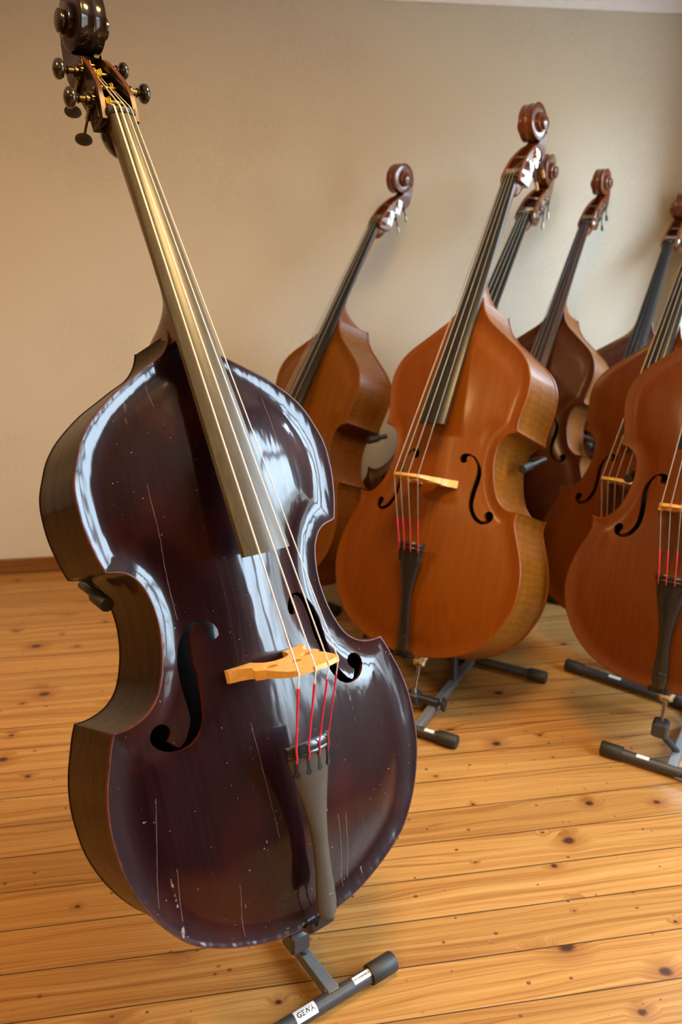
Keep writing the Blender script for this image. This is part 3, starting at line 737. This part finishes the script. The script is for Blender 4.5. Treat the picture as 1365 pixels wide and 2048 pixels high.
def copy_tree(o, parent=None):
    c = o.copy(); col.objects.link(c); c.parent = parent
    for ch in list(o.children): copy_tree(ch, c)
    return c

def recolour(root, swap):
    for o in [root]+list(root.children_recursive):
        if o.type != 'MESH': continue
        for sl in o.material_slots:
            if sl.material in swap:
                m = swap[sl.material]; sl.link = 'OBJECT'; sl.material = m

GROUP = 'double basses on stands'
basses = {}
b1 = make_bass(SPEC_M, MT_M); b1.matrix_world = pose('B1'); basses['B1'] = b1
tag(b1, 'large dark plum-black double bass in front with chipped varnish and worn red edges', 'double bass', GROUP)
g0 = make_bass(SPEC_G, MT_G); basses['B3'] = g0
for k in ('B2', 'B4', 'B5', 'B6', 'B7', 'B8'): basses[k] = copy_tree(g0)
def swaps(kind, fb=None, scroll=None, neck=None, keyend=None, string=None):
    d = {V['orange'][0]: V[kind][0], V['orange'][1]: V[kind][1]}
    if fb: d[M['ebony']] = fb
    if keyend: d[M['tan']] = keyend
    if string: d[M['dull_string']] = string
    return d
recolour(basses['B2'], swaps('golden', keyend=M['nickel']))
recolour(basses['B4'], swaps('chestnut', keyend=M['nickel']))
recolour(basses['B5'], swaps('chestnut', M['rosewood'], keyend=M['iron'], string=M['rosewood']))
recolour(basses['B6'], swaps('plum', string=M['ebony']))
recolour(basses['B7'], swaps('amber'))
recolour(basses['B8'], swaps('amber'))
LAB = {'B2': 'golden brown double bass right behind the big dark one, its scroll alone against the wall',
 'B3': 'orange-brown double bass in the middle whose whole front, bridge and black tailpiece show',
 'B4': 'double bass almost hidden behind the orange one, only scroll and neck above its shoulder',
 'B5': 'dark chestnut double bass with brown fingerboard and black keys, close to the wall',
 'B6': 'dark red-brown double bass at the right rear, its grey fingerboard nearest the corner',
 'B7': 'amber double bass whose bridge is seen through the waist of the one in front',
 'B8': 'amber double bass cut by the right edge, red string ends at its tailpiece'}
PIN = {}
for k, o in basses.items():
    o.matrix_world = pose(k); PIN[k] = MT_M['pin']
    if k != 'B1':                                         # the pin reaches down into its cup just above the floor
        mw = pose(k); z0 = (mw @ Vector((0, 0, -SPEC_G['depth']/2))).z; PIN[k] = (z0-(.115 if k == 'B8' else .056))/(mw.to_3x3() @ Vector((0, 1, 0))).z
        for c in o.children:
            if c.name.split('.')[0] == 'endpin': c.scale = (1, PIN[k]/MT_G['pin'], 1)
    if k in LAB: tag(o, LAB[k], 'double bass', GROUP)

# ------------------------------------------------------------------ stands
def text_mesh(txt, size):
    cu = bpy.data.curves.new('lettering', 'FONT'); cu.body = txt; cu.size = size; cu.offset = size*.03; cu.align_x = 'CENTER'; cu.align_y = 'CENTER'
    o = bpy.data.objects.new('lettering', cu); col.objects.link(o)
    bpy.context.view_layer.update()
    me = bpy.data.meshes.new_from_object(o.evaluated_get(bpy.context.evaluated_depsgraph_get()))
    v = [tuple(p.co) for p in me.vertices]; f = [tuple(p.vertices) for p in me.polygons]
    bpy.data.objects.remove(o); bpy.data.curves.remove(cu); bpy.data.meshes.remove(me)
    return v, f

def make_stand(k, weld, tube, fh, rear_half, rear_off, pegs, label, stickers=(), rear_back=.48, fo=0.):
    """Floor stand: front tube, square bar, rear tube, cup for the endpin, upright with two padded pegs."""
    root = bpy.data.objects.new('bass_stand', None); col.objects.link(root); root.empty_display_size = .1
    T = Vector((tube[0], tube[1], 0)).normalized(); Bk = Vector((-T.y, T.x, 0)); Z = Vector((0, 0, 1))
    root.location = (weld[0], weld[1], 0)
    tag(root, label, 'stand', 'floor stands under the basses')
    P = lambda a, b, z: T*a+Bk*b+Z*z                      # local to the root
    r = .015
    def cross_tube(name, bc, half, off):
        m = MB(); m.tube([P(off-half, bc, .020), P(off+half, bc, .020)], r, 24); t = m.build(name, M['stand'], root)
        for s in (-1, 1):
            e = off+s*half; m = MB(); m.lathe(P(e-s*.055, bc, .0205), T*s, [(0, .0155), (.0005, .0195), (.002, .0202), (.058, .0202), (.0605, .0185), (.061, .0)], 28)
            m.build('end_cap', M['rubber'], t)
        return t
    ft = cross_tube('front_tube', 0, fh, fo); cross_tube('rear_tube', rear_back, rear_half, rear_off)
    for (txt, a, wl, hh, ang, size) in stickers:
        m = MB(); rr = r+.0004; secs = []
        for t in np.linspace(-1, 1, 9):
            q = ang+t*hh/2/rr; n_ = (-Bk*math.sin(q)+Z*math.cos(q)); secs.append([P(a-wl/2, 0, .020)+n_*rr, P(a+wl/2, 0, .020)+n_*rr, P(a+wl/2, 0, .020)+n_*(rr-.0006), P(a-wl/2, 0, .020)+n_*(rr-.0006)])
        m.loft(secs); stk = m.build('sticker', M['sticker'], ft, angle=30)
        if txt:
            v, f = text_mesh(txt, size); vv = []
            for x, y, _ in v:
                q = ang-y/rr; n_ = (-Bk*math.sin(q)+Z*math.cos(q)); vv.append(P(a+x, 0, .020)+n_*(rr+.00025))
            link_mesh('lettering', vv, f, M['ink'], stk, smooth=False)
    # square bar
    m = MB(); m.box(P(0, rear_back/2, .024), (.024, rear_back, .024), (T, Bk, Z), bev=.0015); m.box(P(0, .012, .024), (.030, .012, .020), (T, Bk, Z), bev=.002)
    m.build('centre_bar', M['post'], root, angle=30)
    # endpin cup on the bar
    mw = basses[k].matrix_world; S_ = SPEC_M if k == 'B1' else SPEC_G; mt = MT_M if k == 'B1' else MT_G
    tip = mw @ Vector((0, -PIN[k], -S_['depth']/2)) - root.location
    a, b = tip.dot(T), tip.dot(Bk); m = MB()
    zt_ = max(.05, tip.z)
    if k in ('B1', 'B8'):                                 # short pin: the cup sits on a bracket rising from the bar
        m.box(P(a, b, zt_-.004), (.042, .044, .046), (T, Bk, Z), bev=.005)
        m.tube([P(0, b+.03, .034), P(a, b+.004, zt_-.02)], .009, 12)
        cup = m.build('endpin_cup', M['stand'], root, angle=30)
    else:
        m.box(P(a, b, zt_-.010), (.040, .042, .034), (T, Bk, Z), bev=.004)
        m.box(P(a/2, b, .047), (abs(a)+.04, .022, .022), (T, Bk, Z), bev=.003)
        cup = m.build('endpin_cup', M['stand'], root, angle=30)
        m = MB(); kx = .020; m.lathe(P(kx, b, .047), T, [(0, .006), (.010, .006), (.011, .016), (.020, .016), (.022, .012), (.0225, 0)], 18); m.box(P(kx+.016, b, .047), (.010, .010, .052), (T, Bk, Z), bev=.003)
        m.build('clamp_knob', M['rubber'], cup, angle=40)
    # upright following the back, then arms to the pegs at the waist
    D = S_['depth']; loc = lambda x, y, z: mw @ Vector((x, y, z)) - root.location
    pz = -D-.030
    base = P(0, .30, .030); top = loc(0, .62, pz); low = loc(0, .16, pz-.02)
    m = MB(); m.tube([base, low, loc(0, .40, pz), top], .0125, 16); m.build('upright', M['stand'], root)
    sc_ = POSES[k][2]
    Zh = (mw.to_3x3() @ Vector((0, 0, 1))); Zh.z = 0; Zh.normalize()
    m = MB(); ends = []
    for px, py, pzz in pegs:
        e = loc(px, py, pzz); q = e-Zh*(abs(pzz-pz)*sc_+.006); ends.append((e, q))
    m.tube([ends[0][1], top, ends[1][1]], .010, 14)
    m.build('arm', M['stand'], root)
    for e, q in ends:
        m = MB(); m.tube([q, q+(e-q)*.3, e-Zh*.045], .0075, 12); pg = m.build('support_rod', M['stand'], root)
        m = MB(); m.lathe(e-Zh*.055, Zh, [(0, .009), (.001, .0125), (.004, .0135), (.051, .0135), (.054, .0125), (.055, 0)], 22); m.build('rubber_sleeve', M['rubber'], pg, angle=50)
    return root

yaw = math.radians(9.1876); cw, sw = math.cos(yaw), math.sin(yaw)
def wxy(X, F): return (cw*X+sw*F, -sw*X+cw*F)
def wdir(X, F): return wxy(X, F)
def default_weld(k, td):
    mw = pose(k); S_ = SPEC_G; p = mw @ Vector((0, -PIN[k], -S_['depth']/2)); T = Vector((*td, 0)).normalized(); Bk = Vector((-T.y, T.x, 0))
    return (p.x-Bk.x*.14, p.y-Bk.y*.14)
make_stand('B1', wxy(-.0125, 1.152), wdir(.82, .565), .215, .20, .02, [(-.207, .655, -.120), (.207, .655, -.120)],
    'black floor stand in front with white stickers, under the dark plum bass',
    [('GEWA', -.068, .046, .026, .35, .0128), ('341710320S-000/10', .062, .040, .015, .25, .0045)], fo=-.078)
make_stand('B3', wxy(.222, 2.034), wdir(.87, -.49), .125, .33, -.08, [(-.222, .612, -.095), (.222, .612, -.095)],
    'black floor stand under the middle orange-brown bass', [(None, .045, .030, .012, .3, 0)])
make_stand('B8', wxy(.905, 1.845), wdir(.84, -.54), .185, .14, 0., [(-.222, .612, -.095), (.222, .612, -.095)],
    'black floor stand under the amber bass at the right edge', [(None, -.075, .034, .012, .3, 0)])
make_stand('B7', wxy(.93, 2.29), wdir(.78, -.63), .20, .14, 0., [(-.222, .612, -.10), (.222, .612, -.10)],
    'black floor stand of the amber bass second from the right edge', [(None, -.035, .040, .012, .3, 0)], rear_back=.36)
for k, lab, pegs in (('B2', 'black floor stand behind the dark plum bass, under the golden brown one', [(-.245, .665, -.135), (.245, .665, -.135)]),
             ('B4', 'black floor stand of the bass hidden behind the orange one', [(-.222, .612, -.10), (.222, .612, -.10)]),
             ('B5', 'black floor stand of the dark chestnut bass by the wall', [(-.240, .530, -.14), (.240, .530, -.14)]),
             ('B6', 'black floor stand of the dark red-brown bass at the right rear', [(-.222, .612, -.10), (.222, .612, -.10)]),
             ):
    xa = pose(k).to_3x3() @ Vector((1, 0, 0)); td = (xa.x, xa.y)
    make_stand(k, default_weld(k, td), td, .09, .14, 0., pegs, lab, rear_back=.36)

# ------------------------------------------------------------------ room
XL, XR, YB, YF, ZC = -4.6, 2.10, 3.453, -4.2, 2.40
def slab(name, c, size, mat, kind='structure', bev=0., parent=None):
    m = MB(); m.box(c, size, bev=bev); o = m.build(name, mat, parent, smooth=False)
    if kind: o['kind'] = kind
    return o
slab('floor', ((XL+XR)/2, (YB+YF)/2, -.05), (XR-XL+.4, YB-YF+.4, .1), M['floor'])
slab('ceiling', ((XL+XR)/2, (YB+YF)/2, ZC+.05), (XR-XL+.4, YB-YF+.4, .1), M['white'])
slab('wall_back', ((XL+XR)/2, YB+.1, ZC/2), (XR-XL+.4, .2, ZC), M['wall'])
slab('wall_left', (XL-.1, (YB+YF)/2, ZC/2), (.2, YB-YF, ZC), M['wall_dark'])
slab('wall_front', ((XL+XR)/2, YF-.1, ZC/2), (XR-XL+.4, .2, ZC), M['wall_dark'])
# right wall with two window openings
WIN = [(2.25, 3.12, .80, 2.10), (-.10, 1.60, .65, 2.20)]
m = MB(); ycuts = [(YF, WIN[1][0]), (WIN[1][1], WIN[0][0]), (WIN[0][1], YB)]
for a, b in ycuts: m.box((XR+.1, (a+b)/2, ZC/2), (.2, b-a, ZC))
for a, b, z0, z1 in WIN:
    m.box((XR+.1, (a+b)/2, z0/2), (.2, b-a, z0)); m.box((XR+.1, (a+b)/2, (z1+ZC)/2), (.2, b-a, ZC-z1))
o = m.build('wall_right', M['wall_side'], smooth=False); o['kind'] = 'structure'
for i, (a, b, z0, z1) in enumerate(WIN):
    m = MB(); x = XR+.12
    for yy in (a+.03, b-.03): m.box((x, yy, (z0+z1)/2), (.06, .06, z1-z0))
    for zz in (z0+.03, z1-.03): m.box((x, (a+b)/2, zz), (.06, b-a, .06))
    for q in ((.5,) if i == 0 else (.36, .68)): m.box((x, a+(b-a)*q, (z0+z1)/2), (.06, .10, z1-z0))
    m.box((x, (a+b)/2, z0+(z1-z0)*.68), (.05, b-a, .05))
    o = m.build('window_%d' % (i+1), M['white'], smooth=False); o['kind'] = 'structure'
    l = bpy.data.lights.new('window_portal', 'AREA'); l.shape = 'RECTANGLE'; l.size = z1-z0; l.size_y = b-a; l.cycles.is_portal = True
    lo = bpy.data.objects.new('window_portal', l); col.objects.link(lo); lo.location = (XR+.19, (a+b)/2, (z0+z1)/2); lo.rotation_euler = (0, PI/2, 0)
m = MB(); m.box(((XL+XR)/2, YB-.009, .0325), (XR-XL, .018, .065), bev=.004); o = m.build('baseboard_back', M['skirting'], smooth=False); o['kind'] = 'structure'
m = MB(); secs = []
for x in (XL, XR): secs.append([(x, YB, 2.255), (x, YB-.016, 2.255), (x, YB-.018, 2.277), (x, YB-.024, 2.280), (x, YB-.025, 2.325), (x, YB-.031, 2.328), (x, YB-.033, 2.37), (x, YB-.05, 2.375), (x, YB-.05, ZC), (x, YB, ZC)])
m.loft(secs); o = m.build('trim_1', M['white'], smooth=False); o['kind'] = 'structure'

# ------------------------------------------------------------------ light
w = bpy.data.worlds.new('daylight'); sc.world = w; w.use_nodes = True
nt = w.node_tree; bg = nt.nodes['Background']; bg.inputs['Strength'].default_value = 34.0
tc = nt.nodes.new('ShaderNodeTexCoord'); sp = nt.nodes.new('ShaderNodeSeparateXYZ'); nz_ = nt.nodes.new('ShaderNodeTexNoise')
nz_.inputs['Scale'].default_value = 5.; nz_.inputs['Detail'].default_value = 4
ma = nt.nodes.new('ShaderNodeMath'); ma.operation = 'MULTIPLY_ADD'; ma.inputs[1].default_value = .55; rp = nt.nodes.new('ShaderNodeValToRGB')
nt.links.new(tc.outputs['Generated'], sp.inputs[0]); nt.links.new(tc.outputs['Generated'], nz_.inputs['Vector'])
nt.links.new(nz_.outputs['Fac'], ma.inputs[0]); nt.links.new(sp.outputs[2], ma.inputs[2]); nt.links.new(ma.outputs[0], rp.inputs['Fac'])
e = rp.color_ramp.elements                             # dark trees and houses low down, overcast sky above
e[0].position = .27; e[0].color = (.13, .15, .145, 1); e[1].position = .52; e[1].color = (.63, .82, 1, 1)
q = e.new(.37); q.color = (.27, .33, .37, 1)
nt.links.new(rp.outputs['Color'], bg.inputs['Color'])
def lamp(name, loc, size, watts, colour=(1., .63, .235)):
    l = bpy.data.lights.new(name, 'AREA'); l.shape = 'DISK'; l.size = size; l.energy = watts; l.color = colour
    o = bpy.data.objects.new(name, l); col.objects.link(o); o.location = loc
    return o
lamp('ceiling_lamp', (.60, 1.42, 2.36), .55, 40)
lamp('ceiling_lamp', (-1.4, 1.5, 2.36), .30, 30)
lamp('ceiling_lamp', (-1.2, -1.3, 2.30), .40, 90)

# ------------------------------------------------------------------ camera
cam = bpy.data.cameras.new('camera'); co = bpy.data.objects.new('camera', cam); col.objects.link(co)
th = math.atan(549/1600.)
F_ = Vector((sw, cw, 0)); U_ = Vector((0, 0, 1)); R_ = Vector((cw, -sw, 0))
fw = F_*math.cos(th)-U_*math.sin(th); up = F_*math.sin(th)+U_*math.cos(th)
co.matrix_world = Matrix(((R_.x, up.x, -fw.x, 0), (R_.y, up.y, -fw.y, 0), (R_.z, up.z, -fw.z, 1.4), (0, 0, 0, 1)))
cam.sensor_fit = 'VERTICAL'; cam.sensor_height = 36; cam.lens = 1600*36/2048; cam.clip_start = .05
cam.dof.use_dof = True; cam.dof.focus_distance = 1.52; cam.dof.aperture_fstop = 3.2
sc.camera = co
